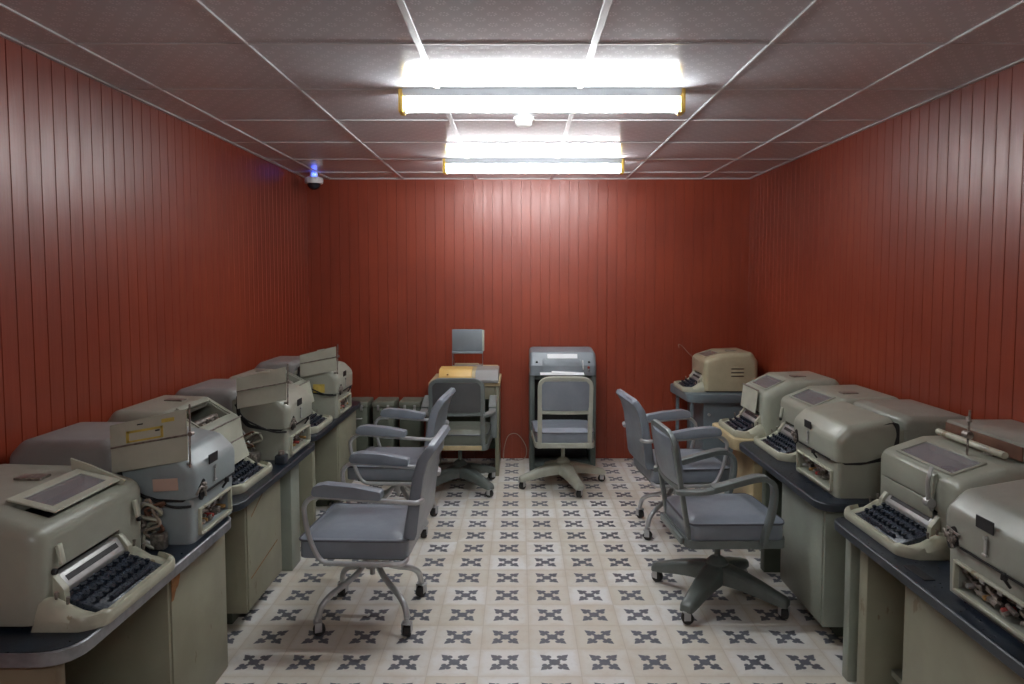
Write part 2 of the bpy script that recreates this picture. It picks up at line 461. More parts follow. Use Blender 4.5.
# ------------------------------------------------------------------ desks
def desk(label, x_front, x_back, y0, y1, ped, z=.62, rim='alu', r=.07, top='navy', open_end=None, ped_in=.055,
         ped_mat='panel', legs=(), group='typing desks along the side walls', rimh=.032, foot=.07, seams=()):
    """x_front aisle edge, x_back wall edge; ped=(ya,yb) pedestal span; legs: (ya,yb,mat) end panels"""
    s = 1 if x_back > x_front else -1
    d = thing('typing_desk', label, 'desk', ((x_front + x_back) / 2, (y0 + y1) / 2, 0), 0, group)
    ox, oy = (x_front + x_back) / 2, (y0 + y1) / 2
    def L(x0, x1, ya, yb, za, zb, b=0): return bx(x0 - ox, x1 - ox, ya - oy, yb - oy, za, zb, b)
    def outline(e):
        P = [(x_back - ox, y0 - oy + e), (x_front + s * e - ox, y0 - oy + e), (x_front + s * e - ox, y1 - oy - e), (x_back - ox, y1 - oy - e)]
        return rounded(P, [0, r, r, 0], 7)
    obj('desktop', prism(outline(.006), z - .028, z, 0, plane='xy'), top, d)
    obj('edge_trim', prism(outline(0), z - rimh - .002, z - .0015, .003, 1, plane='xy'), rim, d)
    f = x_front + s * ped_in
    p = obj('pedestal', L(f, x_back - s * .03, ped[0], ped[1], foot, z - rimh, .006), ped_mat, d)
    obj('front_panel', L(f - s * .006, f + s * .002, ped[0] + .012, ped[1] - .012, foot + .012, z - rimh - .012, .003), ped_mat, p)
    obj('dark_base', L(f + s * .09, x_back - s * .06, ped[0] + .06, ped[1] - .06, 0, foot), 'panel_d', p)  # added set-back block, dark to read as the shaded gap under the pedestal
    for (ya, yb, mt) in legs:
        lg = obj('end_panel', [L(f + s * .005, x_back - s * .03, ya, yb, 0, z - rimh, .005)], mt, d)
    ym = sorted([ped[0], ped[1]] + [v for l in legs for v in l[:2]])
    obj('back_panel', L(x_back - s * .05, x_back - s * .035, ym[0] + .01, ym[-1] - .01, .12, z - rimh), 'panel_b', d)
    obj('foot_shelf', L(f + s * .10, x_back - s * .05, min(ym[2], ym[1]) + 0, max(ym[2], ym[1]) - 0, .10, .125, .004), 'panel_g', d)
    return d, p, (ox, oy)

d1, p1, o1 = desk('nearest left desk, navy top with shiny metal rim and tan front panel with chipped paint', -1.09, -1.745, 1.665, 2.70, (2.25, 2.70),
     legs=((1.70, 1.74, 'panel_b'),), foot=.0, rimh=.036, r=.10, ped_mat='panel')
obj('paint_chip', prism([(2.262 - o1[1] + a, b_) for a, b_ in ((0, .57), (.055, .575), (.06, .535), (.045, .505), (.03, .50), (.012, .47), (.0, .47))], -1.1395 - o1[0], -1.138 - o1[0], 0, plane='yz'), 'rust', p1)
d2, p2, o2 = desk('middle left desk, navy top, pale green pedestal with scratches below the open-flap machine', -1.125, -1.745, 2.78, 3.93, (2.99, 3.44),
     legs=((3.62, 3.76, 'panel_g'),), rim='navy2', foot=.075, ped_in=.055, r=.10)
obj('scratch', [box((-1.1735 - o2[0], 3.12 - o2[1], .52), (.0015, .16, .004), 0, rot=(R(24), 0, 0)), box((-1.1735 - o2[0], 3.20 - o2[1], .24), (.0015, .34, .004), 0, rot=(R(8), 0, 0))], 'rust', p2)
desk('farthest left desk, navy top over green grey pedestals, near the olive cases', -1.17, -1.745, 4.03, 5.25, (4.62, 5.15),
     legs=((4.07, 4.13, 'panel'),), rim='navy2', foot=.06, ped_in=.03, ped_mat='panel', r=.08)
desk('nearest right desk, navy top with open kneehole and plain cream pedestal', 1.185, 1.915, 1.42, 2.665, (1.48, 2.22),
     legs=((2.47, 2.53, 'panel'), (2.60, 2.645, 'panel_g')), rim='navy2', foot=.0, r=.08)
desk('middle right desk, navy top with grey green pedestal behind the nearest chair', 1.215, 1.915, 2.80, 3.925, (2.88, 3.36),
     legs=((3.60, 3.66, 'panel_d'),), rim='navy2', foot=.07, ped_mat='panel_g', r=.09)

# ------------------------------------------------------------------ keyboards and machine details
_key = {}
def key_mesh(kind):
    if kind in _key: return _key[kind]
    if kind == 'key': b = [cyl((0, 0, 0), (0, 0, .010), .0052, .0045, 8), lathe([(.001, .009), (.0072, .009), (.0082, .012), (.0075, .0155), (.001, .0145)], 10)]
    bm = bmesh.new()
    for q in b: merge(bm, q)
    me = bpy.data.meshes.new('key'); bm.to_mesh(me); bm.free()
    me.polygons.foreach_set('use_smooth', [True] * len(me.polygons)); me.set_sharp_from_angle(angle=R(40))
    me.materials.append(M['keys']); _key[kind] = me; return me

def greebles(x0, x1, y0, y1, z0, z1, n, seed):
    r = random.Random(seed); out = []
    for i in range(n):
        x, y, z = r.uniform(x0, x1), r.uniform(y0, y1), r.uniform(z0, z1)
        k = r.random()
        if k < .4: out.append(box((x, y, z), (r.uniform(.006, .02), r.uniform(.006, .03), r.uniform(.006, .03)), .001, 1, (r.uniform(-.4, .4), r.uniform(-.4, .4), 0)))
        elif k < .75: out.append(cyl((x, y - r.uniform(.01, .03), z), (x, y + r.uniform(.01, .03), z + r.uniform(-.01, .01)), r.uniform(.003, .008), seg=8))
        else: out.append(cyl((x - .012, y, z), (x + .012, y, z + r.uniform(-.01, .01)), r.uniform(.004, .009), seg=10))
    return out

def keyboard(m, W=.46, D=.18, mat='cream', nk=9, off=0):
    """boat-shaped casing: low front rail, raised pods at both ends; front at x=0"""
    H = W / 2; bm = bmesh.new(); st = []
    ys = [-1, -.985, -.96, -.92, -.86, -.81, -.77, -.73, -.70, -.66, -.5, -.25, 0, .25, .5, .66, .70, .73, .77, .81, .86, .92, .96, .985, 1]
    for t in ys:
        a = min(1, abs(t)); u = min(1, max(0, (a - .69) / .09)); u = u * u * (3 - 2 * u)
        e = max(0, (a - .74) / .26)
        x0 = .055 * e ** 2.4; endr = .012 * e ** 5
        hf = .032 + .004 * u; hd = .016 + .008 * u; hb = .022 + .020 * u + .036 * math.sin(PI * min(1, max(0, (a - .69) / .31))) ** .8 - endr
        sec = [(x0 + .004, 0), (x0, .012), (x0 + .001, hf * .75), (x0 + .006, hf), (x0 + .020, hf + .003 * u),
               (x0 + .026, hd - .002 * (1 - u)), (x0 * .4 + .080, hd + (hb - hd) * (.62 - .40 * u)), (D * .80, hb), (D - .010, hb - .004 * u), (D, 0)]
        st.append([bm.verts.new((x, t * H, z)) for x, z in sec])
    for A, B in zip(st[:-1], st[1:]):
        for i in range(len(A) - 1): bm.faces.new((A[i], A[i + 1], B[i + 1], B[i]))
        bm.faces.new((A[-1], A[0], B[0], B[-1]))
    bm.faces.new(st[0]); bm.faces.new(st[-1][::-1])
    bmesh.ops.recalc_face_normals(bm, faces=bm.faces)
    k = obj('keyboard', bm, mat, m, 50, loc=(0, off, 0))
    ang = math.atan2(.045, .105)
    slab = prism([(.028, .014), (.028, .024), (.150, .066), (.155, .014)], -H * .69, H * .69, .002, 1)
    obj('key_bed', slab, 'keys', k)
    # spring bars between rows and the space bar
    sb = obj('space_bar', tube([(.040, -H * .46, .036), (.040, H * .46, .036)], .0075, 8, 0), 'keys', k)
    me = key_mesh('key')
    for r_ in range(3):
        x = .064 + r_ * .031; z = .024 + (x - .028) * .344 + .001
        for c_ in range(nk):
            yy = (c_ - (nk - 1) / 2) * (H * 1.27 / nk) + (.006 if r_ % 2 else 0)
            o = bpy.data.objects.new('key', me); C.objects.link(o); o.parent = k; o.location = (x, yy, z); o.rotation_euler = (0, -.25, 0)
    # little switches on the pods
    for s in (-1, 1):
        for q in range(2):
            obj('pod_knob', [cyl((.105 + q * .03, s * H * .84, .058 + q * .012), (.103 + q * .03, s * H * .84, .078 + q * .012), .0035, .005, 8)], 'mech', k)
    return k

def guide_bar(m, W=.30, x=.158, off=0):
    g = obj('type_guide', prism([(x - .022, .066), (x - .022, .080), (x + .002, .116), (x + .024, .116), (x + .024, .066)], -W / 2, W / 2, .003, 2), 'steel', m, loc=(0, off, 0))
    dx, dz = .024, .036
    def strip(t0, t1, y0, y1, h):
        a = (x - .022 + dx * t0, .080 + dz * t0); b = (x - .022 + dx * t1, .080 + dz * t1); nx, nz = -.86 * h, .51 * h
        return prism([(a[0], a[1]), (a[0] + nx, a[1] + nz), (b[0] + nx, b[1] + nz), (b[0], b[1])], y0, y1)
    obj('slot', strip(.35, .72, -W * .42, W * .42, .0012), 'black', g)
    for s in (-1, 1):
        obj('cheek', prism(rounded([(x - .034, .03), (x - .03, .085), (x - .002, .122), (x + .03, .122), (x + .03, .03)], .01, 3), s * W / 2, s * (W / 2 + .022), .004, 2), 'cream', g)
    return g


def teleprinter(label, loc, rot, W=.50, body='putty', H=1.0, depth=.65, win='glass', flap=None, louvers=None, latches=True,
                near=1, seed=1, kb_w=None, kb_off=0, top=.34, group='keyboard teleprinters'):
    m = thing('teleprinter', label, 'teleprinter', loc, rot, group)
    pr = [(.160, .012), (.156, .252 * H), (.315, top - .008), (depth - .05, top), (depth - .002, top - .07), (depth, .012)]
    rise = top - .008 - .252 * H
    prr = rounded(pr, [0, .05, .06, .04, .05, 0], 6)
    hood = obj('hood', shell(prr, -W / 2, W / 2, .040, 5), body, m)
    # cutouts: window on the sloped top, key aperture in the front
    ang = math.atan2(rise, .159)
    cx, cz = .240, .252 * H + rise * .53
    win_c = box((cx, 0, cz), (.105, W * .62, .17), 0, rot=(0, -ang, 0))
    ap = box((.16, kb_off, .080), (.10, W * .58, .110))
    inner = bx(.19, depth - .035, -W / 2 + .035, W / 2 - .035, .0, .225 * H)
    cut(hood, [inner]); cut(hood, [bx(.275, depth - .06, -W / 2 + .05, W / 2 - .05, .20, top - .045)]); cut(hood, [win_c]); cut(hood, [ap])
    obj('base_plate', bx(.165, depth - .01, -W / 2 + .02, W / 2 - .02, 0, .014), 'black', m)
    obj('inner_chassis', [bx(.20, depth - .04, -W * .40, W * .40, .014, .12), bx(.25, .40, -W * .36, W * .36, .12, .20 * H)], 'black', m)
    obj('print_mechanism', greebles(.20, .29, -W * .27, W * .27, .19 * H, top - .085, 34, seed) +
        [cyl((.25, -W * .29, top - .09), (.25, W * .29, top - .09), .015, seg=12)], 'mech', m)
    keyboard(m, kb_w or W * .94, off=kb_off)
    guide_bar(m, (kb_w or W * .94) * .64, off=kb_off)
    # window frame
    def on_slope(u, v, h):  # u along slope from centre, h out of surface
        return (cx + u * math.cos(ang) - h * math.sin(ang), v, cz + u * math.sin(ang) + h * math.cos(ang))
    fr_w = W * .62; fb = []
    off = .0
    tilt = 0
    if win == 'open': pass
    def fbar(u0, u1, v0, v1, h, th=.005):
        c = on_slope((u0 + u1) / 2, (v0 + v1) / 2, h)
        return box(c, (abs(u1 - u0), abs(v1 - v0), th), .0015, 1, rot=(0, -ang, 0))
    if win in ('glass', 'shut', 'dark'):
        e = .012
        fb = [fbar(-.062, -.062 + e, -fr_w / 2 - .008, fr_w / 2 + .008, .003), fbar(.062 - e, .062, -fr_w / 2 - .008, fr_w / 2 + .008, .003),
              fbar(-.062, .062, -fr_w / 2 - .010, -fr_w / 2 + .004, .003), fbar(-.062, .062, fr_w / 2 - .004, fr_w / 2 + .010, .003)]
        wf = obj('window_frame', fb, body, m)
        obj('pane', fbar(-.052, .052, -fr_w / 2, fr_w / 2, .001, .002), 'glass', wf)
    if win == 'raised':
        # hinged lid lifted off the hood with its pane
        a2 = ang + R(4); base = Vector((.312, 0, top - .012)); L = .138; w2 = W * .60
        def q(u0, u1, v0, v1, h, th=.006):
            uc = (u0 + u1) / 2; c = base + Vector((-uc * math.cos(a2 - .12) - h * math.sin(a2), (v0 + v1) / 2, -uc * math.sin(a2 - .12) + h * math.cos(a2) + .013))
            return box(c, (abs(u1 - u0), abs(v1 - v0), th), .002, 1, rot=(0, -(a2 - .12), 0))
        lid = obj('window_lid', [q(0, .028, -w2 / 2, w2 / 2, 0), q(L - .028, L, -w2 / 2, w2 / 2, 0), q(.025, L - .025, -w2 / 2, -w2 / 2 + .030, 0), q(.025, L - .025, w2 / 2 - .030, w2 / 2, 0)], 'flap', m)
        obj('pane', q(.026, L - .026, -w2 / 2 + .03, w2 / 2 - .03, 0, .002), 'glass', lid)
        s = -near
        obj('side_wing', prism([(.165, .275 * H), (.175, .26 * H), (.33, top - .01), (.335, top + .035), (.27, top + .012)], s * (w2 / 2 + .002), s * (w2 / 2 + .010), .001, 1), 'flap', lid)
    if win == 'open':
        a2 = ang
        obj('opened_lid', [fbar(.05, .075, -fr_w / 2, fr_w / 2, .012, .01), fbar(-.058, .06, -fr_w / 2 - .022, -fr_w / 2 - .010, .004), fbar(-.058, .06, fr_w / 2 + .010, fr_w / 2 + .022, .004)], body, m)
    # flaps hanging over the front
    if flap:
        f = None
        n_, tiltf, y0f, y1f = flap
        x, z = .150, .262 * H
        for i in range(n_):
            L = .095 if n_ == 2 else .135
            x1, z1 = x - L * math.sin(tiltf[i]), z - L * math.cos(tiltf[i])
            nx, nz = -math.cos(tiltf[i]) * .003, math.sin(tiltf[i]) * .003
            f = obj('front_flap', prism([(x, z), (x + nx, z + nz), (x1 + nx, z1 + nz), (x1, z1)], y0f, y1f, .0008, 1), 'flap', m)
            obj('hinge_rod', cyl((x - .002, y0f - .006, z), (x - .002, y1f + .006, z), .004, seg=8), 'mech', f)
            x, z = x1, z1
    if latches:
        for s in (-1, 1):
            la = obj('latch', box((.148, s * W * .36, .175 * H), (.010, .020, .055), .003, 2, rot=(0, R(10), 0)), 'flap', m)
            obj('knob', cyl((.157, s * W * .40, .135 * H), (.146, s * W * .40, .135 * H), .009, .008, 12, .002), 'black', la)
    if louvers:
        for i in range(3):
            zz = .13 * H + i * .028
            obj('louver', [bx(.36, .46, near * W / 2 - .004, near * W / 2 + .004, zz, zz + .011, .003)], body, m)
            obj('slot', bx(.362, .458, near * W / 2 - .002, near * W / 2 + .0025, zz - .006, zz, .0), 'black', m)
    obj('lid_plate', bx(.36, .44, -W * .2 , -W * .2 + .05, top - .006, top + .0015), 'mech', m)
    return m

def printer(label, loc, rot, W=.42, body='putty', rearm='rear', depth=.64, table=False, seed=3, H=1.0, near=1, bayw=.62, bay_mat='putty', ymir=1, group='domed printer perforators'):
    """machine without keyboard: low base with open mechanism bay, domed hood, long rear cover"""
    m = thing('tape_printer', label, 'printer', loc, rot, group)
    h = H
    base = rounded([(.012, .0), (.008, .150 * h), (.045, .155 * h), (.055, .285 * h), (.12, .292 * h), (.29, .292 * h), (.29, 0)], [0, .012, .01, .03, .02, 0, 0], 4)
    b = obj('base_casing', shell(base, -W / 2 + .001, W / 2 - .001, .020, 4), body, m)
    yy0, yy1, zz0, zz1 = -W / 2 + .045, W / 2 - .050, .024, .098 * h
    cut(b, [bx(-.02, .075, yy0, yy1, zz0, zz1)])
    bay = obj('mechanism_bay', [bx(.06, .075, yy0, yy1, zz0, zz1)], 'black', m)
    obj('bay_frame', [bx(-.001, .014, yy0 - .006, yy0 + .004, zz0 - .008, zz1 + .008, .002, 1), bx(-.001, .014, yy1 - .004, yy1 + .006, zz0 - .008, zz1 + .008, .002, 1),
                      bx(-.001, .014, yy0, yy1, zz0 - .010, zz0 + .001, .002, 1), bx(-.001, .014, yy0, yy1, zz1 - .001, zz1 + .008, .002, 1)], 'cream', bay)
    obj('relay_rack', greebles(.022, .055, yy0 + .015, yy1 - .015, zz0 + .01, zz1 - .01, 40, seed), 'mech', bay)
    n = 5
    for i in range(n):
        yk = yy0 + (i + .5) * (yy1 - yy0) / n
        obj('selector_knob', [cyl((.05, yk, .046), (.014, yk, .044), .008, .007, 10, .002)], ('brass', 'mech', 'red', 'brass', 'steel')[i], bay)
        obj('contact_tab', box((.022, yk + .02, .080 * h), (.004, .020, .011), .001, 1), 'steel', bay)
    rc = rounded([(.274, .0), (.270, .328 * h), (.31, .342 * h), (depth - .05, .342 * h), (depth, .29 * h), (depth, .0)], [0, .02, .03, .05, .05, 0], 5)
    obj('rear_cover', shell(rc, -W / 2, W / 2, .030, 4), rearm, m)
    def dome(o):
        if o: P = [(.03, .150 * h - .008), (.03, .24 * h), (.07, .27 * h), (.215, .316 * h), (.246 + o, .318 * h), (.247 + o, .228 * h - .006), (.190 + o * 1.6, .172 * h - .012), (.10, .155 * h - .014)]
        else: P = [(-.004, .150 * h), (-.006, .248 * h), (.050, .302 * h), (.228, .334 * h), (.246, .30 * h), (.230, .235 * h), (.180, .182 * h), (.10, .156 * h)]
        return rounded(P, [.012, .055, .06, .012, .05, .05, .05, .04], 5)
    hd = obj('hood', shell(dome(0), -W / 2 - .010, W / 2 + .010, .036, 6, keep_rear=True), body, m)
    obj('seam', shell(dome(.012), -W / 2 - .006, W / 2 + .006, .001, 1, keep_bottom=False), 'black', m)
    # corner notch, its dark inside painted as a black oval under the works
    s = ymir
    nt = obj('painted_notch', prism([(s * (W / 2 - .048) + .026 * math.cos(a), .170 * h + .032 * math.sin(a) + .006 * math.cos(3 * a)) for a in [2 * PI * q / 20 for q in range(20)]], -.0085, -.001, 0, plane='yz'), 'black', m)
    obj('linkage', greebles(-.012, -.006, s * (W / 2 - .048) - .012, s * (W / 2 - .048) + .012, .155 * h, .19 * h, 7, seed + 5), 'mech', nt)
    obj('lever', tube([(-.002, s * (W / 2 - .01), .16 * h), (-.014, s * (W / 2 - .02), .185 * h), (-.016, s * (W / 2 - .045), .172 * h), (-.012, s * (W / 2 - .06), .145 * h)], .004, 8, 4), 'mech', nt)
    obj('front_seam', [box((-.004, -s * .02, .1535 * h), (.009, W * .72, .004), 0)], 'black', m)
    npl = obj('nameplate', box((-.0065, s * W * .10, .255 * h), (.003, .072, .034), .001, 1), 'black', hd)
    obj('plate_print', [box((-.0082, s * W * .10, .262 * h + dz), (.001, .044, .0025)) for dz in (.006, -.001, -.007)], 'steel', npl) if False else None
    la = obj('hood_latch', [box((-.009, s * W * .08, .20 * h), (.004, .010, .050), .001, 1), cyl((-.006, s * W * .08, .222 * h), (-.014, s * W * .08, .222 * h), .006, seg=8),
                            box((-.010, s * W * .08, .176 * h), (.006, .020, .006), .001, 1)], 'steel', hd)
    obj('front_lever', [cyl((-.004, -s * W * .12, .128 * h), (-.020, -s * W * .12, .150 * h), .004, seg=8), cyl((-.020, -s * W * .12, .150 * h), (-.022, -s * W * .12, .165 * h), .009, .006, 10)], 'black', b)
    # hose on the near side
    return m

def copy_table(m, y, x0=.005, x1=.27, z0=.265, z1=.43, tiltz=0, tape=False, W=.42, slant=.045, tag=False):
    """folding paper table: two hinged sheets on a slim post, standing on the near side of a printer"""
    ct = obj('paper_table', [prism([(x0, z0 + slant), (x0, z0 + slant + .085), (x1, z0 + .085), (x1, z0)], y, y + .004, .0008, 1, plane='xz'),
                             prism([(x0, z0 + slant + .088), (x0, z1 + slant), (x1, z1 - .012), (x1, z0 + .088)], y + .003, y + .007, .0008, 1, plane='xz')], 'flap', m)
    obj('fold_rod', tube([(x0, y + .006, z0 + slant + .087), (x1, y + .006, z0 + .087)], .0035, 8, 0), 'mech', ct)
    obj('post', [cyl((x0 - .006, y + .002, z0 + .02), (x0 - .010, y + .002, z1 + slant + .015), .0032, seg=8), cyl((x0 - .012, y + .012, z0 + slant + .09), (x0 - .012, y - .008, z0 + slant + .09), .008, .008, 10),
                 cyl((x0 - .006, y + .002, z0 + .03), (x0 + .03, y - .05, z0 + .02), .005, seg=8)], 'mech', ct)
    if tape:
        sl = -slant / (x1 - x0)
        def onp(x, z): return z + slant + sl * (x - x0)
        def strip(xa, xb, za, zb): return prism([(xa, onp(xa, za)), (xa, onp(xa, zb)), (xb, onp(xb, zb)), (xb, onp(xb, za))], y + .0068, y + .0078)
        obj('tape_strip', [strip(.085, .205, z0 + .125, z0 + .133), strip(.085, .205, z0 + .094, z0 + .100), strip(.198, .208, z0 + .094, z0 + .133), strip(.083, .092, z0 + .094, z0 + .133), strip(.045, .088, z0 + .142, z0 + .155)], 'yellow', ct)
        obj('pencil_mark', [strip(.095, .11, z0 + .118, z0 + .123), strip(.15, .17, z0 + .148, z0 + .152)], 'black', ct)
    else:
        sl = -slant / (x1 - x0)
        obj('clip', box(((x0 + x1) / 2 - .02, y + .005, z1 + slant * .5 - .004), (.05, .012, .014), .003, 2, rot=(0, math.atan(-sl), 0)), 'flap', ct)
    obj('hose', tube([(.26, y - .012, z0 + .02), (.22, y - .008, z0 - .045), (.15, y - .006, z0 - .085), (.07, y - .010, z0 - .118), (.01, y - .02, z0 - .12)], .0045, 8, 5), 'black', m)

# ------------------------------------------------------------------ machines on the left (local +x points to the wall)
Z = .62
LR = PI
teleprinter('putty teleprinter with raised glass lid, nearest on the left, at the frame edge', (-1.075, 2.035, Z), LR, W=.52, win='raised', near=1, seed=11, depth=.665, top=.31, kb_w=.445, kb_off=.045)
mb = printer('blue grey domed printer with a yellow taped paper table, on the nearest left desk', (-1.105, 2.545, Z), LR, W=.35, body='bluegrey', near=1, seed=21, H=1.05)
copy_table(mb, .20, tape=True, x0=.005, x1=.262, z0=.255, z1=.43)
obj('paper_tag', box((.085, .197 + .003, .215), (.085, .0015, .042), .0005, 1, rot=(0, R(3), 0)), 'tag', mb)
teleprinter('putty teleprinter with open top and two cream flaps, on the middle left desk', (-1.165, 3.13, Z), LR, W=.46, win='open', flap=(2, (.12, .30), -.17, .15), near=1, seed=12, depth=.575, latches=False, top=.36)
mdp = printer('putty domed printer with plain paper table, far part of the middle left desk', (-1.15, 3.70, Z), LR, W=.40, depth=.60, body='putty', seed=22, H=1.05)
copy_table(mdp, .225, x0=.0, x1=.245, z0=.265, z1=.43)
teleprinter('small putty teleprinter with one hanging flap, first on the farthest left desk', (-1.185, 4.30, Z), LR, W=.44, win='open', flap=(1, (.22,), -.17, .15), near=1, seed=13, depth=.555, latches=False)
mf = printer('pale grey domed printer with small paper table, farthest machine on the left', (-1.175, 4.76, Z), LR, W=.40, depth=.56, body='putty', seed=23, H=1.08)
copy_table(mf, .225, x0=.0, x1=.235, z0=.275, z1=.43)
obj('paper_tag', box((.12, .2125, .20), (.075, .0015, .055), .0005, 1), 'yellow', mf)

# ------------------------------------------------------------------ machines on the right
printer('putty domed printer with black nameplate, nearest on the right, cut by the frame', (1.245, 1.80, Z), 0, W=.46, body='putty_dark', rearm='putty_dark', seed=24, near=-1, depth=.64)
m5 = teleprinter('putty teleprinter with round end keyboard and brown paper box, on the nearest right desk', (1.235, 2.455, Z), 0, W=.52, kb_w=.455, kb_off=.008, win='glass', near=-1, seed=14, depth=.64, latches=False, top=.315)
pb = obj('paper_box', bx(.39, .64, -.21, .21, .315, .375, .006), 'putty_dark', m5)
obj('box_front', bx(.384, .391, -.205, .205, .318, .365, .002), 'brown', pb)
obj('paper_roller', cyl((.355, -.17, .330), (.355, .20, .330), .012, seg=12), 'cream', m5)
obj('guide_rod', [cyl((.30, -.06, .29), (.305, -.06, .46), .004, seg=8), cyl((.30, -.075, .375), (.30, -.045, .375), .013, seg=12), cyl((.303, -.065, .42), (.303, -.052, .435), .008, seg=8)], 'mech', m5)
ff = obj('front_panel', [prism([(.150, .165), (.146, .168), (.147, .25), (.16, .262), (.164, .26)], -.13, .20, .001, 1), prism([(.150, .105), (.146, .108), (.146, .163), (.150, .163)], -.13, .20, .001, 1)], 'putty', m5)
obj('paper_lever', [tube([(.135, -.14, .285), (.12, -.145, .24), (.125, -.145, .17), (.14, -.14, .14)], .007, 8, 4), cyl((.13, -.155, .165), (.13, -.125, .165), .016, seg=12)], 'steel', m5)
printer('large putty domed printer with black nameplate and grey rear cover, on the middle right desk', (1.305, 3.105, Z), 0, W=.45, body='putty', rearm='putty_dark', seed=25, near=-1, depth=.60)
teleprinter('putty teleprinter with dark top window, far end of the middle right desk', (1.295, 3.685, Z), 0, W=.48, win='dark', near=-1, seed=15, depth=.63, top=.325)
teleprinter('putty teleprinter with cream front flap, on the pale wooden table', (1.235, 4.185, Z), 0, W=.42, win='dark', flap=(1, (.10,), -.12, .15), louvers=True, near=-1, seed=16, depth=.62, latches=False, body='putty')
m1 = teleprinter('tan teleprinter with three side louvers, on the blue grey table in the back corner', (1.255, 5.57, Z + .04), 0, W=.42, win='dark', louvers=True, near=-1, seed=17, depth=.575, top=.31, body='beige', latches=False, kb_w=.38)
obj('loose_wire', tube([(.16, -.05, .22), (.10, .02, .27), (.05, .06, .33), (.01, .02, .35), (.0, -.04, .33)], .0018, 6, 6), 'cable', m1)

# hoses and small works behind the keyboards of the open machines
def cable_knot(label, loc, seed, ws):
    r = random.Random(seed); t_ = thing('cable_bundle', label, 'cables', loc, 0, 'loose works between left machines')
    for i in range(6):
        p = [(r.uniform(-.02, .02), r.uniform(-.03, .03) * ws, .008)]
        for k in range(5): p.append((r.uniform(-.10, .04), r.uniform(-.045, .045) * ws, .03 + k * .030 + r.uniform(0, .02)))
        p.append((-.10, r.uniform(-.02, .02) * ws, .08))
        obj('hose', tube(p, r.uniform(.004, .007), 8, 5), ('flap', 'brown', 'cable', 'steel', 'cream', 'mech')[i], t_)
    obj('junction', box((.0, .0, .028), (.05, .07 * ws, .056), .008, 2), 'mech', t_)
cable_knot('pale and brown hoses squeezed between the raised lid teleprinter and the taped printer', (-1.21, 2.333, Z), 4, .5)
cable_knot('loose hoses and metal works on the middle left desk, behind the open flap teleprinter', (-1.30, 3.425, Z), 9, 1)

# ------------------------------------------------------------------ tables for the two far right machines
tb = thing('wooden_table', 'pale wooden table with a thick rounded edge under the flap teleprinter', 'table', (1.56, 4.115, 0))
obj('tabletop', prism(rounded([(.355, -.17), (-.345, -.17), (-.345, .33), (.355, .33)], [0, .07, .05, 0], 7), .555, .62, .006, 2, plane='xy'), 'wood', tb)
obj('cabinet', bx(-.22, .33, -.13, .27, .04, .555, .006), 'wood', tb)
obj('dark_base', bx(-.20, .31, -.11, .25, 0, .04), 'panel_d', tb)
tb = thing('metal_table', 'blue grey metal table in the back right corner with a small door knob', 'table', (1.56, 5.57, 0))
obj('tabletop', prism(rounded([(.345, -.30), (-.28, -.30), (-.31, .30), (.345, .30)], [0, .09, .06, 0], 7), .595, .66, .006, 2, plane='xy'), 'table_b', tb)
cb_ = obj('cabinet', bx(-.16, .33, -.25, .27, .03, .595, .006), 'table_b', tb)
obj('door_knob', [cyl((-.12, -.25, .50), (-.12, -.268, .50), .012, .010, 12, .002)], 'steel', cb_)
obj('dark_base', bx(-.14, .31, -.23, .25, 0, .03), 'panel_d', tb)
for yy in (-.24, .24): obj('leg', bx(-.26, -.235, yy - .012, yy + .012, 0, .595, .003), 'table_b', tb)

# ------------------------------------------------------------------ chairs
def caster(m, p, ang, mat='rubber', r=.026):
    c = obj('caster', [cyl((p[0] - math.sin(ang) * .016, p[1] + math.cos(ang) * .016, r), (p[0] + math.sin(ang) * .016, p[1] - math.cos(ang) * .016, r), r, seg=18, bev=.005)], mat, m)
    ca, sa = math.cos(ang), math.sin(ang)
    obj('caster_fork', [box((p[0] + ca * .004 - sa * o_, p[1] + sa * .004 + ca * o_, .042), (.030, .003, .042), .001, 1, rot=(0, 0, ang)) for o_ in (-.020, .020)] +
        [cyl((p[0] + ca * .008, p[1] + sa * .008, .055), (p[0] + ca * .008, p[1] + sa * .008, .085), .012, .010, 12)] +
        [box((p[0] + ca * .006, p[1] + sa * .006, .060), (.036, .046, .006), .002, 1, rot=(0, 0, ang))], 'chrome', c)

